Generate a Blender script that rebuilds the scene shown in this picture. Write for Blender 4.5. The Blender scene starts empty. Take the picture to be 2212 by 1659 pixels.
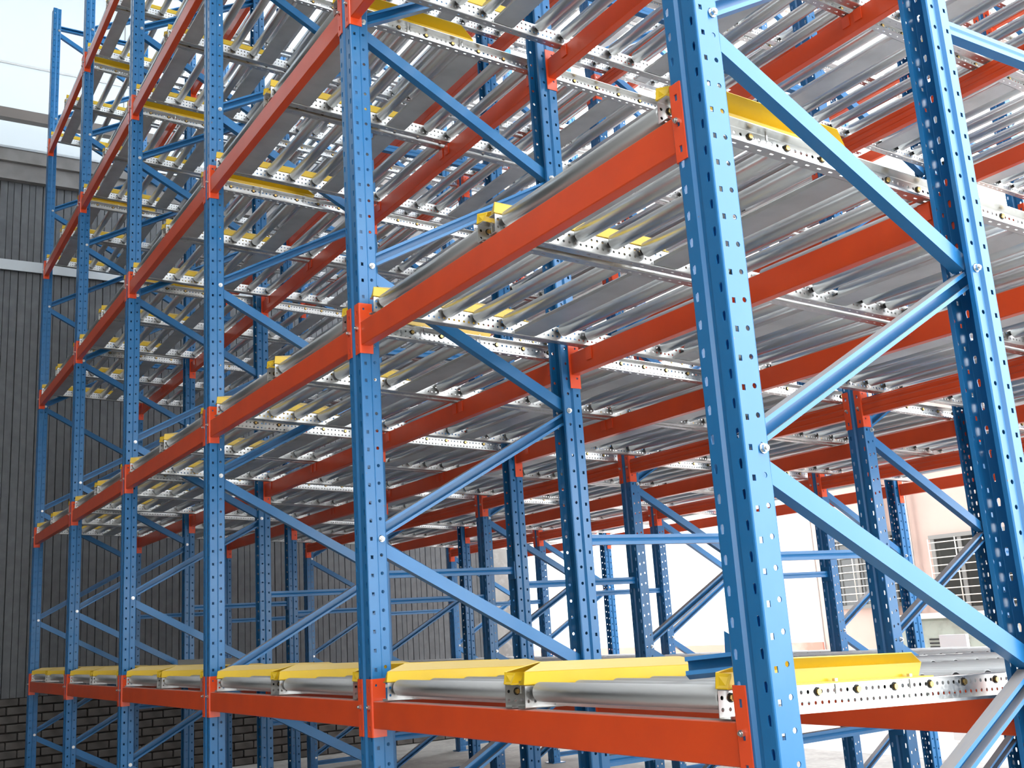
import bpy, bmesh, math, random
from mathutils import Vector, Matrix
random.seed(7)
sc = bpy.context.scene
col = sc.collection

# ------------------------------------------------------------------ camera
cam = bpy.data.cameras.new('camera')
cam.sensor_width = 36.0
cam.lens = 36.0 * 2289.58 / 2212.0
cam.clip_start = 0.05
cam.clip_end = 400
camo = bpy.data.objects.new('camera', cam)
col.objects.link(camo)
_r = Vector((0.528718, 0.846423, -0.063450))
_u = Vector((0.221465, -0.065401, 0.972973))
_f = Vector((-0.819396, 0.528480, 0.222031))
camo.matrix_world = Matrix(((_r.x, _u.x, -_f.x, 1.9053), (_r.y, _u.y, -_f.y, -1.8458), (_r.z, _u.z, -_f.z, 1.5629), (0, 0, 0, 1)))
sc.camera = camo

# ------------------------------------------------------------------ sky and exposure
w = bpy.data.worlds.new('overcast_sky')
sc.world = w
w.use_nodes = True
bg = w.node_tree.nodes['Background']
bg.inputs[0].default_value = (0.93, 0.97, 1.0, 1)
bg.inputs[1].default_value = 6.2
sc.view_settings.view_transform = 'Standard'
sc.view_settings.look = 'None'
sc.view_settings.gamma = 1.0
sc.view_settings.use_curve_mapping = False
sc.view_settings.exposure = 0.22
sc.cycles.max_bounces = 7
sc.cycles.diffuse_bounces = 4
sc.cycles.glossy_bounces = 4

# added area light beside the camera, not a door; fades towards the far bays
la = bpy.data.lights.new('added_front_light', 'AREA')
la.shape = 'RECTANGLE'
la.size, la.size_y = 2.6, 3.0
la.energy = 82
la.color = (1.0, 0.98, 0.95)
lo = bpy.data.objects.new('added_front_light', la)
col.objects.link(lo)
lo.location = (4.8, -2.9, 2.5)
lo.rotation_euler = (Vector((-0.5, 0.5, 2.2)) - Vector(lo.location)).to_track_quat('-Z', 'Y').to_euler()

# ------------------------------------------------------------------ materials
def mat(name, rgb, rough=0.5, metal=0.0, coat=0.0, spec=0.5):
    m = bpy.data.materials.new(name)
    m.use_nodes = True
    b = m.node_tree.nodes['Principled BSDF']
    b.inputs['Base Color'].default_value = (*rgb, 1)
    b.inputs['Roughness'].default_value = rough
    b.inputs['Metallic'].default_value = metal
    b.inputs['Specular IOR Level'].default_value = spec
    if coat:
        b.inputs['Coat Weight'].default_value = coat
        b.inputs['Coat Roughness'].default_value = 0.12
    return m

def N(m, t, **kw):
    n = m.node_tree.nodes.new(t)
    for k, v in kw.items():
        setattr(n, k, v)
    return n

def L(m, a, b):
    m.node_tree.links.new(a, b)

def noise_mix(m, rgb2, scale=8, lo=0.45, hi=0.7, detail=4, sock='Base Color', coord='Object'):
    """mottle the base colour towards rgb2 with noise"""
    b = m.node_tree.nodes['Principled BSDF']
    tc = N(m, 'ShaderNodeTexCoord')
    nz = N(m, 'ShaderNodeTexNoise')
    nz.inputs['Scale'].default_value = scale
    nz.inputs['Detail'].default_value = detail
    L(m, tc.outputs[coord], nz.inputs['Vector'])
    mr = N(m, 'ShaderNodeMapRange')
    mr.inputs[1].default_value = lo
    mr.inputs[2].default_value = hi
    L(m, nz.outputs['Fac'], mr.inputs[0])
    mx = N(m, 'ShaderNodeMix', data_type='RGBA')
    inp = b.inputs[sock]
    if inp.is_linked:
        L(m, inp.links[0].from_socket, mx.inputs[6])
    else:
        mx.inputs[6].default_value = inp.default_value
    mx.inputs[7].default_value = (*rgb2, 1)
    L(m, mr.outputs[0], mx.inputs[0])
    L(m, mx.outputs[2], inp)
    return m

def dusty(m, rgb=(0.36, 0.34, 0.32), amount=0.75, lo=0.45, hi=0.9):
    """settled dust on faces that look up"""
    b = m.node_tree.nodes['Principled BSDF']
    g = N(m, 'ShaderNodeNewGeometry')
    s = N(m, 'ShaderNodeSeparateXYZ')
    L(m, g.outputs['Normal'], s.inputs[0])
    mr = N(m, 'ShaderNodeMapRange')
    mr.inputs[1].default_value = lo
    mr.inputs[2].default_value = hi
    mr.inputs[4].default_value = amount
    L(m, s.outputs['Z'], mr.inputs[0])
    nz = N(m, 'ShaderNodeTexNoise')
    nz.inputs['Scale'].default_value = 14
    mu = N(m, 'ShaderNodeMath', operation='MULTIPLY_ADD')
    L(m, nz.outputs['Fac'], mu.inputs[0])
    mu.inputs[1].default_value = 0.5
    mu.inputs[2].default_value = 0.75
    m2 = N(m, 'ShaderNodeMath', operation='MULTIPLY', use_clamp=True)
    L(m, mr.outputs[0], m2.inputs[0])
    L(m, mu.outputs[0], m2.inputs[1])
    mx = N(m, 'ShaderNodeMix', data_type='RGBA')
    inp = b.inputs['Base Color']
    if inp.is_linked:
        L(m, inp.links[0].from_socket, mx.inputs[6])
    else:
        mx.inputs[6].default_value = inp.default_value
    mx.inputs[7].default_value = (*rgb, 1)
    L(m, m2.outputs[0], mx.inputs[0])
    L(m, mx.outputs[2], inp)
    for sock, v in (('Roughness', 0.9), ('Metallic', 0.0)):
        i2 = b.inputs[sock]
        mf = N(m, 'ShaderNodeMix', data_type='FLOAT')
        if i2.is_linked:
            L(m, i2.links[0].from_socket, mf.inputs[2])
        else:
            mf.inputs[2].default_value = i2.default_value
        mf.inputs[3].default_value = v
        L(m, m2.outputs[0], mf.inputs[0])
        L(m, mf.outputs[0], i2)
    return m

M = {}
M['blue'] = noise_mix(mat('blue_paint', (0.013, 0.155, 0.38), 0.32, coat=0.15), (0.025, 0.17, 0.38), 6, 0.5, 0.8)
noise_mix(M['blue'], (0.16, 0.10, 0.06), 38, 0.76, 0.8, 2)
M['blue_brace'] = dusty(noise_mix(mat('blue_brace_paint', (0.014, 0.17, 0.42), 0.34, coat=0.15), (0.025, 0.18, 0.41), 6, 0.5, 0.8), (0.33, 0.31, 0.3), 0.95, 0.5, 0.75)
M['red'] = dusty(noise_mix(mat('orange_paint', (0.78, 0.078, 0.010), 0.36, coat=0.1), (0.68, 0.066, 0.011), 5, 0.4, 0.8), (0.36, 0.31, 0.28), 0.85, 0.6, 0.9)
M['plate'] = mat('orange_plate_paint', (0.85, 0.085, 0.018), 0.3, coat=0.3)
M['yellow'] = dusty(noise_mix(mat('yellow_paint', (0.72, 0.47, 0.008), 0.38, coat=0.2), (0.65, 0.42, 0.01), 5, 0.4, 0.8), (0.66, 0.52, 0.26), 0.7, 0.35, 0.8)
M['galv'] = mat('galvanised_sheet', (0.74, 0.74, 0.72), 0.3, 1.0)
_b = M['galv'].node_tree.nodes['Principled BSDF']
_v = N(M['galv'], 'ShaderNodeTexVoronoi'); _v.inputs['Scale'].default_value = 110
_tc = N(M['galv'], 'ShaderNodeTexCoord'); L(M['galv'], _tc.outputs['Object'], _v.inputs['Vector'])
_mr = N(M['galv'], 'ShaderNodeMapRange'); _mr.inputs[3].default_value = 0.30; _mr.inputs[4].default_value = 0.42
_sp = N(M['galv'], 'ShaderNodeSeparateColor'); L(M['galv'], _v.outputs['Color'], _sp.inputs[0])
L(M['galv'], _sp.outputs[0], _mr.inputs[0]); L(M['galv'], _mr.outputs[0], _b.inputs['Roughness'])
M['roller'] = dusty(mat('roller_steel', (0.68, 0.70, 0.70), 0.33, 1.0), (0.42, 0.42, 0.41), 0.8, 0.1, 0.75)
M['tie'] = noise_mix(mat('tie_sheet', (0.66, 0.68, 0.67), 0.42, 0.6), (0.56, 0.58, 0.57), 6, 0.4, 0.7)
M['cap'] = mat('black_plastic', (0.012, 0.012, 0.012), 0.5)
M['brass'] = mat('yellow_zinc', (0.75, 0.5, 0.18), 0.3, 1.0)
M['zinc'] = mat('zinc_bolt', (0.7, 0.7, 0.68), 0.3, 1.0)
M['concrete'] = noise_mix(noise_mix(mat('concrete', (0.30, 0.29, 0.27), 0.9), (0.2, 0.19, 0.18), 2, 0.4, 0.7), (0.36, 0.34, 0.32), 14, 0.5, 0.8)
M['lintel'] = noise_mix(mat('lintel_concrete', (0.26, 0.25, 0.24), 0.9), (0.18, 0.17, 0.165), 3, 0.4, 0.7)
M['yard'] = noise_mix(mat('yard_ground', (0.55, 0.53, 0.5), 0.95), (0.42, 0.4, 0.37), 1.2, 0.4, 0.7)
M['sheet'] = noise_mix(mat('wall_sheet', (0.095, 0.10, 0.105), 0.5, 0.2), (0.13, 0.135, 0.14), 9, 0.4, 0.75)
M['strip'] = mat('purlin_steel', (0.5, 0.53, 0.54), 0.35, 0.8)
M['brick'] = noise_mix(mat('old_brick', (0.075, 0.068, 0.062), 0.95), (0.12, 0.11, 0.10), 5, 0.4, 0.7)
M['mortar'] = noise_mix(mat('mortar', (0.06, 0.055, 0.05), 0.95), (0.08, 0.075, 0.07), 9)
M['roof'] = mat('roof_sheet', (0.62, 0.63, 0.64), 0.7)
M['whitewash'] = noise_mix(noise_mix(mat('whitewash', (0.80, 0.77, 0.73), 0.95), (0.45, 0.42, 0.39), 0.9, 0.56, 0.66, 8), (0.6, 0.5, 0.46), 0.35, 0.5, 0.7)
M['render'] = noise_mix(mat('pink_render', (0.62, 0.45, 0.38), 0.95), (0.5, 0.36, 0.3), 0.8, 0.45, 0.7, 8)
M['dado'] = noise_mix(mat('salmon_dado', (0.62, 0.25, 0.19), 0.95), (0.5, 0.36, 0.3), 1.3, 0.55, 0.65, 6)
M['wood'] = noise_mix(mat('brown_timber', (0.20, 0.13, 0.09), 0.8), (0.14, 0.09, 0.06), 12)
M['beamtube'] = mat('grey_brown_tube', (0.23, 0.2, 0.18), 0.6)
M['glassdark'] = mat('dark_pane', (0.05, 0.05, 0.045), 0.12)
M['frame'] = mat('window_frame_paint', (0.26, 0.25, 0.23), 0.6)
M['grille'] = mat('cream_iron', (0.72, 0.66, 0.58), 0.5)
M['machine'] = noise_mix(mat('pale_green_enamel', (0.46, 0.50, 0.42), 0.5), (0.36, 0.37, 0.31), 7)
M['rubber'] = mat('black_rubber', (0.02, 0.02, 0.02), 0.7)
M['whitepaint'] = mat('white_paint', (0.8, 0.8, 0.78), 0.6)
M['card'] = mat('grey_board', (0.62, 0.6, 0.55), 0.85)
# translucent glazing sheets of the upper wall, daylight shines through
m = bpy.data.materials.new('translucent_sheet'); m.use_nodes = True
nt = m.node_tree; nt.nodes.clear()
_o = N(m, 'ShaderNodeOutputMaterial'); _d = N(m, 'ShaderNodeBsdfDiffuse'); _t = N(m, 'ShaderNodeBsdfTranslucent'); _x = N(m, 'ShaderNodeMixShader')
_d.inputs[0].default_value = (0.6, 0.62, 0.63, 1); _t.inputs[0].default_value = (0.50, 0.53, 0.55, 1); _x.inputs[0].default_value = 0.65
L(m, _d.outputs[0], _x.inputs[1]); L(m, _t.outputs[0], _x.inputs[2]); L(m, _x.outputs[0], _o.inputs[0])
M['glaze'] = m
m = M['glaze'].copy(); m.name = 'clear_skylight_sheet'
for n_ in m.node_tree.nodes:
    if n_.type == 'BSDF_TRANSLUCENT':
        n_.inputs[0].default_value = (0.9, 0.92, 0.94, 1)
    if n_.type == 'MIX_SHADER':
        n_.inputs[0].default_value = 0.85
M['skylight'] = m

# ------------------------------------------------------------------ helpers
def link(o, parent=None):
    col.objects.link(o)
    if parent is not None:
        o.parent = parent
    return o

def obj(name, mesh, parent=None, loc=(0, 0, 0), rot=(0, 0, 0)):
    o = bpy.data.objects.new(name, mesh)
    o.location = loc
    o.rotation_euler = rot
    return link(o, parent)

def tag(o, label, cat, group=None):
    o['label'] = label
    o['category'] = cat
    if group:
        o['group'] = group
    return o

def thing(name, label, cat, loc=(0, 0, 0), rot=(0, 0, 0), group=None):
    o = bpy.data.objects.new(name, None)
    o.empty_display_size = 0.1
    o.location = loc
    o.rotation_euler = rot
    link(o)
    return tag(o, label, cat, group)

def struct(o):
    o['kind'] = 'structure'
    return o

class MB:
    """collects faces of one mesh"""
    def __init__(s):
        s.v, s.f, s.m, s.sm = [], [], [], []
    def face(s, pts, mi=0, smooth=False):
        b = len(s.v)
        s.v += [tuple(p) for p in pts]
        s.f.append(tuple(range(b, b + len(pts))))
        s.m.append(mi); s.sm.append(smooth)
    def box(s, x0, x1, y0, y1, z0, z1, mi=0):
        p = [(x, y, z) for z in (z0, z1) for y in (y0, y1) for x in (x0, x1)]
        for q in ((0, 2, 3, 1), (4, 5, 7, 6), (0, 1, 5, 4), (2, 6, 7, 3), (0, 4, 6, 2), (1, 3, 7, 5)):
            s.face([p[i] for i in q], mi)
    def tube(s, a, b, r, n=12, mi=0, caps=True, smooth=True, r2=None, mcap=None):
        a, b = Vector(a), Vector(b)
        d = (b - a).normalized()
        u = d.orthogonal().normalized(); w_ = d.cross(u)
        r2 = r if r2 is None else r2
        ring = lambda c, R: [c + R * (math.cos(2 * math.pi * (i + 0.5) / n) * u + math.sin(2 * math.pi * (i + 0.5) / n) * w_) for i in range(n)]
        A, B = ring(a, r), ring(b, r2)
        for i in range(n):
            j = (i + 1) % n
            s.face((A[i], A[j], B[j], B[i]), mi, smooth)
        if caps:
            s.face(A[::-1], mi if mcap is None else mcap); s.face(B, mi if mcap is None else mcap)
    def prism(s, poly, mapf, l0, l1, mi=0, caps=True):
        n = len(poly)
        for i in range(n):
            j = (i + 1) % n
            s.face((mapf(*poly[i], l0), mapf(*poly[j], l0), mapf(*poly[j], l1), mapf(*poly[i], l1)), mi)
        if caps:
            s.face([mapf(*p, l0) for p in poly][::-1], mi); s.face([mapf(*p, l1) for p in poly], mi)
    def mesh(s, name, mats, bevel=0, merge=True):
        me = bpy.data.meshes.new(name)
        bm = bmesh.new()
        vs = [bm.verts.new(p) for p in s.v]
        for f, mi, sm in zip(s.f, s.m, s.sm):
            try:
                fc = bm.faces.new([vs[i] for i in f])
            except ValueError:
                continue
            fc.material_index = mi; fc.smooth = sm
        if merge:
            bmesh.ops.remove_doubles(bm, verts=bm.verts, dist=1e-5)
        bmesh.ops.recalc_face_normals(bm, faces=bm.faces)
        if bevel:
            bmesh.ops.bevel(bm, geom=list(bm.edges), offset=bevel, segments=1, affect='EDGES', profile=0.5)
        bm.to_mesh(me); bm.free()
        for k in (mats if isinstance(mats, (list, tuple)) else [mats]):
            me.materials.append(M[k])
        return me

A8 = [-135, -90, -45, 0, 45, 90, 135, 180]
def hole_round(r):
    return [(r * math.cos(math.radians(a)), r * math.sin(math.radians(a))) for a in A8]
def hole_rect(hs, hl):
    return [(-hs, -hl), (0, -hl), (hs, -hl), (hs, 0), (hs, hl), (0, hl), (-hs, hl), (-hs, 0)]
def hole_drop(wt, wb, h):       # keyhole: round top, narrow foot
    return [(-wb, -h), (0, -h), (wb, -h), (wt * .95, h * .25), (wt * .75, h * .8), (0, h), (-wt * .75, h * .8), (-wt * .95, h * .25)]

def sheet(prof, holes, cell, n, mapf, thick, mats, name, every=None):
    """folded sheet-steel profile with punched holes.  prof: [(a,b)], holes: {segment: (poly, phase, s0, l0)}, every: {segment: k}"""
    h = cell / 2
    V, F = [], []
    def q(*pts):
        b = len(V); V.extend(pts); F.append(tuple(range(b, b + len(pts))))
    for i in range(len(prof) - 1):
        (a0, b0), (a1, b1) = prof[i], prof[i + 1]
        Ls = math.hypot(a1 - a0, b1 - b0)
        def P(s, l, a0=a0, b0=b0, a1=a1, b1=b1, Ls=Ls):
            t = s / Ls
            return mapf(a0 + (a1 - a0) * t, b0 + (b1 - b0) * t, l)
        if i in holes:
            poly, ph, s0, l0 = holes[i]
            ev = (every or {}).get(i, 1)
            c0 = 0.0
            if ph:
                q(P(0, 0), P(Ls, 0), P(Ls, h), P(0, h)); c0 = h
            nc = n - (1 if ph else 0)
            for k in range(nc):
                l = c0 + k * cell
                if k % ev:
                    for z in (l, l + h):
                        q(P(0, z), P(Ls, z), P(Ls, z + h), P(0, z + h))
                    continue
                cs, cl = Ls / 2 + s0, l + h + l0
                out = [(0, l), (Ls / 2, l), (Ls, l), (Ls, l + h), (Ls, l + 2 * h), (Ls / 2, l + 2 * h), (0, l + 2 * h), (0, l + h)]
                inn = [(cs + x, cl + y) for x, y in poly]
                for j in range(8):
                    j2 = (j + 1) % 8
                    q(P(*out[j]), P(*out[j2]), P(*inn[j2]), P(*inn[j]))
            if ph:
                l = c0 + nc * cell
                q(P(0, l), P(Ls, l), P(Ls, l + h), P(0, l + h))
        else:
            for k in range(2 * n):
                q(P(0, k * h), P(Ls, k * h), P(Ls, (k + 1) * h), P(0, (k + 1) * h))
    bm = bmesh.new()
    vs = [bm.verts.new(p) for p in V]
    for f in F:
        bm.faces.new([vs[i] for i in f])
    bmesh.ops.remove_doubles(bm, verts=bm.verts, dist=1e-5)
    bmesh.ops.recalc_face_normals(bm, faces=bm.faces)
    if thick:
        bmesh.ops.solidify(bm, geom=list(bm.faces), thickness=thick)
        bmesh.ops.recalc_face_normals(bm, faces=bm.faces)
    me = bpy.data.meshes.new(name)
    bm.to_mesh(me); bm.free()
    for k in (mats if isinstance(mats, (list, tuple)) else [mats]):
        me.materials.append(M[k])
    return me

ORD = ['first', 'second', 'third', 'fourth', 'fifth', 'sixth', 'seventh']

# ------------------------------------------------------------------ rack numbers (metres)
Z0 = 1.30                                    # height of the reference datum over the floor
BAY, NB = 2.2, 5
WU = 0.125                                   # upright width
HU = 9.45                                    # upright height
PITCH = 0.075
ROWS = dict(P=(0.0, 1), Q=(1.1545, -1), R=(2.2186, -1), S=(3.184, 1), U=(4.30, -1), T=(5.2588, 1), V=(6.33, -1))
RNAME = dict(P='front', Q='second', R='third', S='fourth', U='fifth', T='sixth', V='rearmost')
TOP0 = [0.006 + Z0, 1.584 + Z0, 3.158 + Z0, 4.722 + Z0, 6.286 + Z0]     # front beam tops per level
SLOPE = [0.038, 0.046, 0.038, 0.038, 0.038]
LNAME = ['lowest', 'second', 'third', 'fourth', 'top']
BNAME = ['nearest', 'second', 'third', 'fourth', 'farthest']

# ------------------------------------------------------------------ hall: floor, walls, roof
def slab(name, x0, x1, y0, y1, z0, z1, mk, parent=None, bevel=0):
    b = MB(); b.box(x0, x1, y0, y1, z0, z1)
    return obj(name, b.mesh(name, mk, bevel), parent)

fl = struct(slab('floor', -13.0, 9.0, -12.0, 7.6, -0.2, 0.0, 'concrete'))
yd = struct(slab('yard_ground', -40, 30, 7.6, 40, -0.25, -0.03, 'yard'))
XW = -12.5
wl = struct(slab('wall_left', XW - 0.30, XW - 0.06, -8.0, 6.7, 0.0, 7.7, 'mortar'))
# brick courses at the foot of the left wall
bricks = []
for k in range(3):
    b = MB(); b.box(-0.03, 0.05, -0.125, 0.125, -0.042, 0.042)
    bricks.append(b.mesh('brick', 'brick', 0.006))
for c in range(11):
    y = -0.8 + (0.13 if c % 2 else 0.0)
    while y < 6.55:
        o = obj('brick', bricks[c % 3], wl, (XW - 0.05 + random.uniform(-.006, .006), y, 0.05 + c * 0.1), (0, 0, random.uniform(-.01, .01)))
        y += 0.262
# profiled sheet cladding, one panel after another
b = MB()
prof = [(0.0, -0.012), (0.006, 0.004), (0.09, 0.004), (0.094, -0.006), (0.098, 0.004), (0.165, 0.006), (0.169, -0.004), (0.173, 0.006), (0.256, 0.004), (0.262, -0.012)]
for i in range(len(prof) - 1):
    (y0, x0), (y1, x1) = prof[i], prof[i + 1]
    b.face([(x0, y0, 0), (x1, y1, 0), (x1, y1, 6.6), (x0, y0, 6.6)])
    b.face([(-0.03, y0, 0), (-0.03, y0, 6.6), (-0.03, y1, 6.6), (-0.03, y1, 0)])
panel = b.mesh('wall_panel', 'sheet')
y = -7.95
while y < 6.5:
    obj('wall_panel', panel, wl, (XW, y, 1.1))
    y += 0.2622
slab('purlin_strip', XW + 0.03, XW + 0.06, -11, 6.6, 6.46, 6.60, 'strip', wl)
tr = struct(slab('trim_1', XW - 0.3, XW + 0.10, -12, 7.1, 7.70, 7.93, 'lintel'))
slab('sill', XW - 0.3, XW + 0.16, -12, 7.1, 7.93, 8.10, 'lintel', tr)
slab('flashing', XW + 0.0, XW + 0.18, -12, 7.1, 8.10, 8.13, 'strip', tr)
gz = struct(slab('window_1', XW - 0.06, XW - 0.05, -12, -11.4, 8.13, 10.9, 'frame'))
y = -11.4
gp = MB(); gp.box(-0.004, 0.004, 0, 1.795, 0, 1.295); gpm = gp.mesh('pane', 'glaze')
while y < 7.0:
    for zz in (8.13, 9.45):
        obj('pane', gpm, gz, (XW - 0.05, y, zz))
    slab('mullion', XW - 0.06, XW - 0.035, y + 1.797, y + 1.803, 8.13, 10.8, 'frame', gz)
    y += 1.8
slab('transom', XW - 0.06, XW - 0.03, -11.4, 7.0, 9.425, 9.45, 'whitepaint', gz)
tag(slab('horizontal_tube', XW + 0.25, XW + 0.37, -11, 6.8, 8.44, 8.58, 'beamtube'), 'brown square steel tube running along the glazed upper left wall', 'steel tube')
struct(slab('column_1', XW - 0.25, XW + 0.2, 6.72, 7.12, 0, 10.9, 'concrete'))
rf = struct(slab('ceiling', -13.0, 3.0, -9.0, 2.4, 10.9, 11.0, 'roof'))
gp = MB(); gp.box(0, 1.19, 2.4, 7.4, 10.94, 10.95); gpm = gp.mesh('skylight_sheet', 'skylight')
for k in range(18):
    obj('skylight_sheet', gpm, rf, (-13.0 + 1.2 * k, 0, 0))
wr = struct(slab('added_wall_right', 9.0, 9.3, -8.3, 2.5, 0.0, 10.9, 'roof'))  # unseen wall, added to cut the side daylight on the far bays
wf = struct(slab('added_wall_front', -13.0, 9.0, -8.3, -8.0, 0.0, 10.9, 'lintel'))  # unseen wall behind the camera, added to dim the front-left faces

# ------------------------------------------------------------------ uprights and frames
def up_profile():
    h, r = WU / 2, 0.005
    half = [(0.007, 0.009), (0.0145, 0.0), (h - r, 0.0), (h - r * .3, r * .3), (h, r), (h, 0.046), (h - 0.010, 0.055), (h - 0.010, 0.090), (h - 0.013, 0.095), (h - 0.028, 0.095)]
    left = [(-x, y) for x, y in half[::-1]]
    return left + half
prof = up_profile()
nseg = len(prof) - 1                          # 19 segments, symmetric
NC = 126
ph_sq = 0
drop = hole_drop(0.0065, 0.004, 0.013)
sq = hole_rect(0.0058, 0.0075)
rd = hole_round(0.0075)
# front faces: segments around the groove; right half segments 10 (front), 13 (side), 15 (flange)
segs = {}
for i in range(nseg):
    (a0, b0), (a1, b1) = prof[i], prof[i + 1]
    Ls = math.hypot(a1 - a0, b1 - b0)
    if abs(b0) < 1e-6 and abs(b1) < 1e-6 and Ls > 0.03:
        s0 = 0.008 if a0 > 0 else -0.008
        segs[i] = (drop, 0, s0, 0.0)
    elif abs(a0 - a1) < 1e-6 and Ls > 0.033 and abs(a0) > 0.06:
        segs[i] = (sq, 1, (-0.004 if a0 > 0 else 0.004), 0.0)
    elif abs(a0 - a1) < 1e-6 and Ls > 0.03:
        segs[i] = (rd, 1, (-0.003 if a0 > 0 else 0.003), 0.009)
UP = sheet(prof, segs, PITCH, NC, lambda a, b, l: (a, b, l), 0.0028, 'blue', 'upright')

def brace_mesh(Lb, side=1):
    """lipped channel along y; side=1 opens towards +x, side=-1 shows its closed back there"""
    wd, dp, lip, t = 0.021, 0.026, 0.012, 0.003
    poly = [(wd, dp - lip), (wd, dp), (-wd, dp), (-wd, -dp), (wd, -dp), (wd, -dp + lip),
            (wd - t, -dp + lip), (wd - t, -dp + t), (-wd + t, -dp + t), (-wd + t, dp - t), (wd - t, dp - t), (wd - t, dp - lip)]
    poly = [(a * side, c) for a, c in poly]
    b = MB()
    mp = lambda a, c, l: (a, l, c)
    b.prism(poly, mp, -Lb / 2, Lb / 2, caps=False)
    return b.mesh('brace', 'blue_brace')
b = MB(); b.tube((0, 0, 0), (0.004, 0, 0), 0.013, 12); b.tube((0.004, 0, 0), (0.013, 0, 0), 0.0105, 6, smooth=False); b.tube((0.013, 0, 0), (0.018, 0, 0), 0.006, 8)
BOLT = b.mesh('bolt', 'zinc')
b = MB(); b.box(-0.09, 0.09, -0.03, 0.14, 0, 0.008); b.box(-0.058, 0.058, 0.012, 0.09, 0.008, 0.06)
FOOT = b.mesh('foot_plate', 'blue', 0.002)
b = MB(); b.box(-0.009, 0.009, 0, 1, -0.009, 0.009)

BR_CACHE = {}
def make_frame(name, label, X, y0, y1, flip, group):
    """two uprights (front at y0, rear face at y1) with zigzag bracing in between"""
    t = thing(name, label, 'rack frame', (X, y0, 0), group=group)
    D = y1 - y0
    obj('upright', UP, t)
    obj('upright', UP, t, (0, D, 0), (0, 0, math.pi))
    obj('foot_plate', FOOT, t); obj('foot_plate', FOOT, t, (0, D, 0), (0, 0, math.pi))
    ya, yb = 0.075, D - 0.075
    z = 0.15
    k = 0
    while z + 0.6 < HU - 0.2:
        lowP = (k % 2 == 1) ^ flip          # this brace starts at the front upright
        Y0, Y1 = (ya, yb) if lowP else (yb, ya)
        a = Vector((0, Y0, z + 0.028)); c = Vector((0, Y1, z + 0.6 - 0.028))
        d = c - a
        Lb = d.length + 0.01
        key = round(Lb, 3)
        if d.y < 0:
            d = -d
        key = (key, 1 if d.z > 0 else -1)
        if key not in BR_CACHE:
            BR_CACHE[key] = brace_mesh(Lb, key[1])
        obj('brace', BR_CACHE[key], t, (a + c) / 2, (math.atan2(d.z, d.y), 0, 0))
        obj('bolt', BOLT, t, (WU / 2 - 0.010, ya - 0.003 if lowP else yb + 0.003, z))
        z += 0.6; k += 1
    lowP = (k % 2 == 1) ^ flip
    obj('bolt', BOLT, t, (WU / 2 - 0.010, ya if lowP else yb, z))
    key = round(D - 0.13, 3)
    if key not in BR_CACHE:
        BR_CACHE[key] = brace_mesh(key)
    obj('brace', BR_CACHE[key], t, (0, D / 2, 0.085)); obj('brace', BR_CACHE[key], t, (0, D / 2, z + 0.06))
    return t

def frameword(n):
    return ['nearest', 'second', 'third', 'fourth', 'fifth', 'last'][n]
for n in range(6):
    X = -BAY * n
    make_frame('upright_frame', 'blue perforated upright frame with diagonal braces, front line, ' + frameword(n) + ' from the near end', X, 0.0, 1.1545, n == 2, 'front upright frames')
for n in range(6):
    X = -BAY * n
    make_frame('upright_frame', 'blue upright frame with diagonal braces, middle line, ' + frameword(n) + ' from the near end', X, 3.184, 4.30, True, 'middle upright frames')
for n in range(6):
    X = -BAY * n
    make_frame('upright_frame', 'blue upright frame with diagonal braces, rearmost line, ' + frameword(n) + ' from the near end', X, 5.2588, 6.33, True, 'rear upright frames')
for n in range(6):
    X = -BAY * n
    t = thing('single_upright', 'single blue upright without braces behind the front frames, ' + frameword(n) + ' from the near end', 'rack upright', (X, 2.2186, 0), (0, 0, math.pi), 'single uprights of the third row')
    obj('upright', UP, t); obj('foot_plate', FOOT, t)

# horizontal spacers between the lines of frames
def spacer_mesh(Lb):
    b = MB()
    poly = [(-0.02, -0.024), (0.02, -0.024), (0.02, -0.008), (0.016, 0.0), (0.02, 0.008), (0.02, 0.024), (-0.02, 0.024)]
    b.prism(poly, lambda a, c, l: (a, l, c), 0, Lb)
    return b.mesh('bar', 'blue_brace')
b = MB(); b.box(-0.045, 0.045, 0, 0.006, -0.06, 0.06); SPEND = b.mesh('end_plate', 'blue', 0.001)
for (ra, rb, y0, y1, zs, what) in (('Q', 'R', 1.1545, 2.2186 - .099, (-0.363, 0.636, 2.135, 3.635, 5.135), 'front frame to the single upright'),
                             ('R', 'S', 2.2186, 3.184, (-0.40, 0.535, 2.03, 3.43, 4.84), 'single upright to the middle frame'),
                             ('U', 'T', 4.30, 5.2588, (-0.42, 0.52, 1.98, 3.4, 4.8), 'middle frame to the rear frame')):
    sm = spacer_mesh(y1 - y0 - 0.012)
    for n in range(6):
        for li, zz in enumerate(zs):
            t = thing('row_spacer', 'blue bar from ' + what + ', ' + frameword(n) + ' line, ' + ORD[li] + ' up', 'spacer bar', (-BAY * n, y0, zz + Z0), group='blue row spacers')
            obj('bar', sm, t, (0, 0.006, 0)); obj('end_plate', SPEND, t); obj('end_plate', SPEND, t, (0, y1 - y0 - 0.006, 0))

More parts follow.
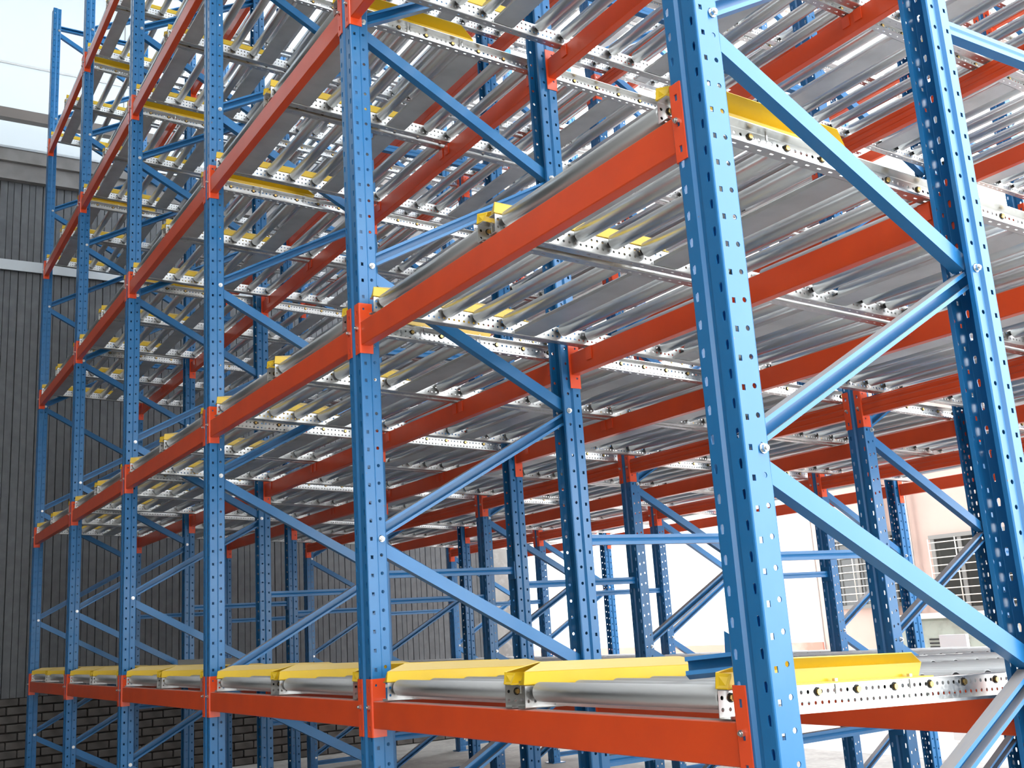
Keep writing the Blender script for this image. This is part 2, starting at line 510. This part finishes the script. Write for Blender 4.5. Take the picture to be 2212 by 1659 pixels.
# ------------------------------------------------------------------ beams
LB = BAY - WU - 0.010
BH, BD = 0.105, 0.046
def beam_mesh(front):
    b = MB()
    if front:
        poly = [(0, 0.003), (0.003, 0), (BD - .003, 0), (BD, 0.003), (BD, 0.03), (BD - .004, 0.034), (BD - .004, 0.07), (BD, 0.074), (BD, BH - .003), (BD - .003, BH), (0.003, BH), (0, BH - .003)]
    else:
        e = [(0, 0.003), (0, 0.026), (0.003, 0.029), (0.003, 0.034), (0, 0.037), (0, 0.060), (0.004, 0.064), (0.004, 0.072), (0, 0.076), (0, 0.092), (0.006, 0.095), (0.006, BH - .003)]
        poly = [(0.003, 0), (BD - .003, 0), (BD, 0.003), (BD, BH - .003), (BD - .003, BH), (0.009, BH)] + e[::-1]
    b.prism(poly, lambda a, c, l: (l, a, c - BH), -LB / 2, LB / 2)
    return b.mesh('bar_body', 'red')
BEAM_F, BEAM_B = beam_mesh(True), beam_mesh(False)
# folded end plates: wide leg against the side of the upright, narrow leg hooked on its front
win = hole_rect(0.006, 0.010)
def endplate(side):
    p = [(0.0, 0.060), (0.0, 0.003), (0.0012, -0.0012), (0.003 + 0.002, -0.0035), (0.046, -0.0035)]
    p = [(a * side, c) for a, c in p]
    return sheet(p, {3: (win, 0, 0.0, -0.004), 0: (hole_round(0.0055), 0, 0.012, 0.012)}, 0.0748, 3, lambda a, c, l: (a, c, l), 0.004, 'plate', 'end_plate')
EP_R, EP_L = endplate(1), endplate(-1)
b = MB(); b.tube((0, 0, 0), (0, -0.008, 0), 0.009, 6, smooth=False); b.tube((0, -0.008, 0), (0, -0.014, 0), 0.005, 8); PBOLT = b.mesh('bolt', 'zinc')
# little red seat under each rail
b = MB(); b.box(-0.022, 0.022, 0.0, 0.004, -0.05, 0.012); b.box(-0.022, 0.022, -0.035, 0.004, 0.008, 0.012); b.tube((0, -0.018, 0.0), (0, -0.018, 0.02), 0.006, 6, mi=1)
SEAT = b.mesh('rail_seat', ['plate', 'zinc'])
RAILX = (-0.105, -1.02, -1.092, -1.98)
def make_beam(bay, row, lev):
    F, s = ROWS[row]
    yb = F + 0.004 * s
    ymid = F + s * 0.025
    top = TOP0[lev] - SLOPE[lev] * ymid - (0.002 if row != 'P' else 0)
    Xc = -BAY * bay - BAY / 2
    t = thing('rack_crossbar', 'orange steel crossbar of the ' + RNAME[row] + ' row, ' + BNAME[bay] + ' bay, ' + LNAME[lev] + ' level', 'crossbar', (Xc, F, top), (0, 0, 0 if s > 0 else math.pi), 'orange rack crossbars')
    obj('bar_body', BEAM_F if row == 'P' else BEAM_B, t, (0, 0.003, 0))
    drop_ = -0.139 if row == 'P' else (-0.20 if row == 'R' else -0.17)
    e1 = obj('end_plate', EP_R, t, (LB / 2 + 0.0003, -0.001, drop_))
    e2 = obj('end_plate', EP_L, t, (-LB / 2 - 0.0003, -0.001, drop_))
    if row in 'PST':
        obj('bolt', PBOLT, e1, (0.024, -0.0035, 0.115)); obj('bolt', PBOLT, e2, (-0.024, -0.0035, 0.115))
    if row in 'QR' and lev < 3:
        for rx in RAILX:
            x = -BAY * bay + rx - Xc
            obj('rail_seat', SEAT, t, ((-x if s < 0 else x), BD + 0.005, -0.014))
    return t
for lev in range(5):
    for row in 'PQRSUTV':
        for bay in range(NB):
            make_beam(bay, row, lev)

# ------------------------------------------------------------------ roller lanes
RL = 6.30
HW = 0.4375
RH = 0.070
def rail_mesh(side):
    # web at a=0 (towards the rollers), flanges point outward
    pr = [(0.042, 0.008), (0.042, 0.0), (0.003, 0.0), (0.0, 0.003), (0.0, 0.034), (0.0, RH - .003), (0.003, RH), (0.040, RH)]
    pr = [(a * side, c) for a, c in pr]
    h = {3: (hole_round(0.0052), 0, 0.003, 0), 4: (hole_round(0.0056), 0, -0.001, 0), 1: (hole_rect(0.003, 0.008), 0, 0, 0)}
    return sheet(pr, h, 0.025, int(RL / 0.025), lambda a, c, l: (a, l, c), 0.002, 'galv', 'rail', {1: 2})
RAIL_L, RAIL_R = rail_mesh(-1), rail_mesh(1)
def roller_mesh(r):
    b = MB()
    x = HW - 0.020
    b.tube((-x + 0.004, 0, 0), (x - 0.004, 0, 0), r, 20, caps=False)
    for s in (-1, 1):
        b.tube((s * (x - 0.004), 0, 0), (s * x, 0, 0), r, 20, r2=r - 0.004, caps=False)
        b.tube((s * x, 0, 0), (s * (x - 0.002), 0, 0), r - 0.004, 16, mi=1, r2=0.012, caps=False)
        b.tube((s * (x - 0.002), 0, 0), (s * (HW + 0.004), 0, 0), 0.012, 10, mi=1)
        b.tube((s * (HW + 0.003), 0, 0), (s * (HW + 0.010), 0, 0), 0.0085, 6, mi=2, smooth=False)
    return b.mesh('roller', ['roller', 'cap', 'brass'])
ROLL = roller_mesh(0.030)
b = MB()
b.box(-HW + .004, HW - .004, -0.058, 0.058, 0.004, 0.007); b.box(-HW + .004, HW - .004, -0.058, -0.055, 0.007, 0.018); b.box(-HW + .004, HW - .004, 0.055, 0.058, 0.007, 0.018)
for sx in (-1, 1):
    b.box(sx * HW - (.005 if sx > 0 else -.002), sx * HW - (.002 if sx > 0 else -.005), -0.052, 0.052, 0.007, 0.018)
    for yy in (-.04, .04):
        b.tube((sx * (HW - .003), yy, 0.0215), (sx * (HW + .009), yy, 0.0215), 0.006, 6, mi=1, smooth=False)
TIE = b.mesh('cross_tie', ['tie', 'zinc'])
def guide_mesh(side):
    b = MB()
    Lg, ch, t = 0.78, 0.10, 0.003
    s = side
    z0, z1, z2, out = RH + 0.002, 0.110, 0.138, 0.050
    P = lambda x, y, z: (x * s, y, z)
    def plate(pts):
        # thin folded plate given as polygon; thickness along its normal
        v = [Vector(P(*p)) for p in pts]
        n = (v[1] - v[0]).cross(v[2] - v[0]).normalized() * (t / 2)
        A = [p + n for p in v]; B = [p - n for p in v]
        b.face(A); b.face(B[::-1])
        for i in range(len(v)):
            j = (i + 1) % len(v)
            b.face((A[i], B[i], B[j], A[j]))
    plate([(0.036, 0, z0), (0.0, 0, z0), (0.0, Lg, z0), (0.036, Lg, z0)])
    plate([(0.0, -0.004, z0), (0.0, 0.0, z1), (0.0, Lg, z1), (0.0, Lg - .02, z0)])
    plate([(0.0, 0.0, z1), (out, ch, z2), (out, Lg - ch, z2), (0.0, Lg, z1)])
    # front lug folded outwards
    plate([(0.0, -0.002, z0), (0.034, 0.004, z0), (0.034, 0.02, z1 - .004), (0.0, 0.0, z1)])
    for yy in (0.05, 0.40, 0.70):
        b.tube(P(0.018, yy, z0), P(0.018, yy, z0 + 0.009), 0.008, 6, mi=1, smooth=False)
        b.tube(P(0.018, yy, z0 - 0.03), P(0.018, yy, z0), 0.004, 6, mi=1)
    return b.mesh('entry_guide', ['yellow', 'zinc'], merge=False)
GUIDE_L, GUIDE_R = guide_mesh(-1), guide_mesh(1)
def make_lane(bay, lane, lev):
    xc = -BAY * bay + (-0.5625 if lane == 0 else -1.556)
    lab = 'steel roller lane with yellow entry guides, ' + ('right' if lane == 0 else 'left') + ' half of ' + BNAME[bay] + ' bay, ' + LNAME[lev] + ' level'
    t = thing('roller_lane', lab, 'roller conveyor', (xc, 0, TOP0[lev] + 0.003), (-math.atan(SLOPE[lev]), 0, 0), 'gravity roller lanes')
    obj('rail', RAIL_L, t, (-HW, 0, 0)); obj('rail', RAIL_R, t, (HW, 0, 0))
    obj('entry_guide', GUIDE_L, t, (-HW, 0, 0)); obj('entry_guide', GUIDE_R, t, (HW, 0, 0))
    y, k = 0.042, 0
    while y < RL - 0.03:
        obj('roller', ROLL, t, (0, y, 0.049))
        y += 0.1525; k += 1
    for y in (0.17, 0.755, 1.70, 2.62, 3.55, 4.60, 5.60):
        obj('cross_tie', TIE, t, (0, y, 0))
    return t
for lev in range(5):
    for bay in range(NB):
        for lane in (0, 1):
            make_lane(bay, lane, lev)

# ------------------------------------------------------------------ loose pieces on the lowest level
zl = TOP0[0] + 0.003
t = tag(obj('loose_channel', brace_mesh(0.24), None, (-0.375, 0.285, zl + 0.112), (0.06, -0.35, -0.95)), 'short loose blue channel lying on the lowest rollers by the near post', 'steel channel')
b = MB(); b.face([(0, 0, 0), (0.16, 0, 0), (0.16, 0, 0.05), (0.0, 0, 0.14)]); b.face([(0, .004, 0), (0, .004, 0.14), (0.16, .004, 0.05), (0.16, .004, 0)])
for q in (((0, 0, 0), (0, .004, 0), (.16, .004, 0), (.16, 0, 0)), ((0, 0, .14), (.16, 0, .05), (.16, .004, .05), (0, .004, .14)), ((0, 0, 0), (0, 0, .14), (0, .004, .14), (0, .004, 0)), ((.16, 0, 0), (.16, .004, 0), (.16, .004, .05), (.16, 0, .05))):
    b.face(q)
tag(obj('gusset_plate', b.mesh('gusset_plate', 'blue'), None, (-1.16, 1.0, zl + 0.045), (-0.1, 0, 0.3)), 'loose blue gusset plate standing behind the loose channel', 'steel plate')
tag(slab('grey_board', -8.68, -6.75, 0.98, 1.0, zl + 0.052, zl + 0.14, 'card'), 'long grey board lying on edge on the lowest rollers, fourth bay', 'board')

# ------------------------------------------------------------------ yard behind: opposite building
YB = 12.0
wb = struct(slab('wall_back', -30, -10.62, YB, YB + 0.3, 0.0, 6.5, 'whitewash'))
slab('dado', -30, -10.62, YB - 0.03, YB, 0.0, 0.98, 'dado', wb)
wb2 = struct(slab('wall_yard', -10.6, 2.0, YB + 0.02, YB + 0.3, 0.0, 6.5, 'render'))
slab('dado', -10.6, 2.0, YB - 0.01, YB + 0.02, 0.0, 0.80, 'dado', wb2)
def grilled_window(name, x0, x1, z0, z1):
    o = struct(slab(name, x0 - .05, x1 + .05, YB - 0.03, YB + 0.03, z0 - .06, z0, 'frame'))
    slab('lintel', x0 - .05, x1 + .05, YB - 0.03, YB + 0.03, z1, z1 + .06, 'frame', o)
    nx = 3
    for i in range(nx + 1):
        x = x0 + (x1 - x0) * i / nx
        slab('mullion', x - .03, x + .03, YB - 0.02, YB + 0.02, z0, z1, 'frame', o)
    for i in range(nx):
        xa, xb = x0 + (x1 - x0) * i / nx, x0 + (x1 - x0) * (i + 1) / nx
        slab('pane', xa + .03, xb - .03, YB - 0.003, YB + 0.003, z0, z1, 'glassdark', o)
    nb = 9
    for i in range(nb):
        z = z0 + (z1 - z0) * (i + .5) / nb
        b = MB(); b.tube((x0, YB - .12, z), (x1, YB - .12, z), 0.008, 6)
        obj('grille_bar', b.mesh('grille_bar', 'grille'), o)
    for i in range(4):
        x = x0 + (x1 - x0) * i / 3
        b = MB(); b.tube((x, YB - .12, z0), (x, YB - .12, z1), 0.009, 6); b.tube((x, YB - .12, z0), (x, YB, z0), 0.009, 6)
        obj('grille_bar', b.mesh('grille_bar', 'grille'), o)
    return o
grilled_window('window_2', -10.15, -8.85, 1.54, 2.56)
grilled_window('window_3', -8.27, -6.9, 1.42, 2.42)
b = MB(); b.tube((-9.06, YB - .2, 0), (-9.06, YB - .2, 5), 0.09, 12); b.box(-9.35, -9.2, YB - .18, YB - .015, 0, 5)
tag(obj('drain_pipe', b.mesh('drain_pipe', 'whitepaint'), None), 'pale drain pipe and duct on the pink wall between the windows', 'pipe')
b = MB(); b.tube((-8.62, YB - .06, 0.2), (-8.62, YB - .06, 4.5), 0.025, 8)
tag(obj('thin_pipe', b.mesh('thin_pipe', 'strip'), None), 'thin grey pipe on the pink wall left of the right window', 'pipe')
# old machine under the right window
t = thing('machine', 'old pale green machine with black knob standing under the right window', 'machine', (-7.4, 11.0, 0))
b = MB(); b.box(-0.75, 0.75, -0.35, 0.35, 0.75, 1.30); obj('body', b.mesh('body', 'machine', 0.03), t)
b = MB(); b.box(-0.85, 0.85, -0.42, 0.42, 1.30, 1.36); obj('top', b.mesh('top', 'whitepaint', 0.01), t)
b = MB(); b.tube((-0.38, -0.35, 1.1), (-0.38, -0.40, 1.1), 0.055, 16); obj('knob', b.mesh('knob', 'rubber'), t)
for k in range(5):
    b = MB(); b.box(-0.15, 0.45, -0.362, -0.35, 0.82 + k * .05, 0.84 + k * .05); obj('vent_slot', b.mesh('vent_slot', 'rubber'), t)
for x in (-0.65, 0.65):
    for y in (-0.28, 0.28):
        b = MB(); b.tube((x, y, 0), (x, y, 0.76), 0.03, 8); obj('leg', b.mesh('leg', 'grille'), t)
b = MB()
for i in range(24):
    a0, a1 = 2 * math.pi * i / 24, 2 * math.pi * (i + 1) / 24
    b.tube((-0.55 + .24 * math.cos(a0), -0.4, .27 + .24 * math.sin(a0)), (-0.55 + .24 * math.cos(a1), -0.4, .27 + .24 * math.sin(a1)), 0.03, 8)
b.tube((-0.55, -0.44, .27), (-0.55, -0.36, .27), 0.05, 12)
for i in range(4):
    a0 = math.pi * i / 4
    b.tube((-0.55 + .24 * math.cos(a0), -0.4, .27 + .24 * math.sin(a0)), (-0.55 - .24 * math.cos(a0), -0.4, .27 - .24 * math.sin(a0)), 0.012, 6)
obj('wheel', b.mesh('wheel', 'rubber'), t)
tag(slab('white_board', -6.1, -5.75, 8.9, 8.95, 0.0, 1.15, 'whitepaint'), 'white board standing upright in the yard behind the rack', 'board')
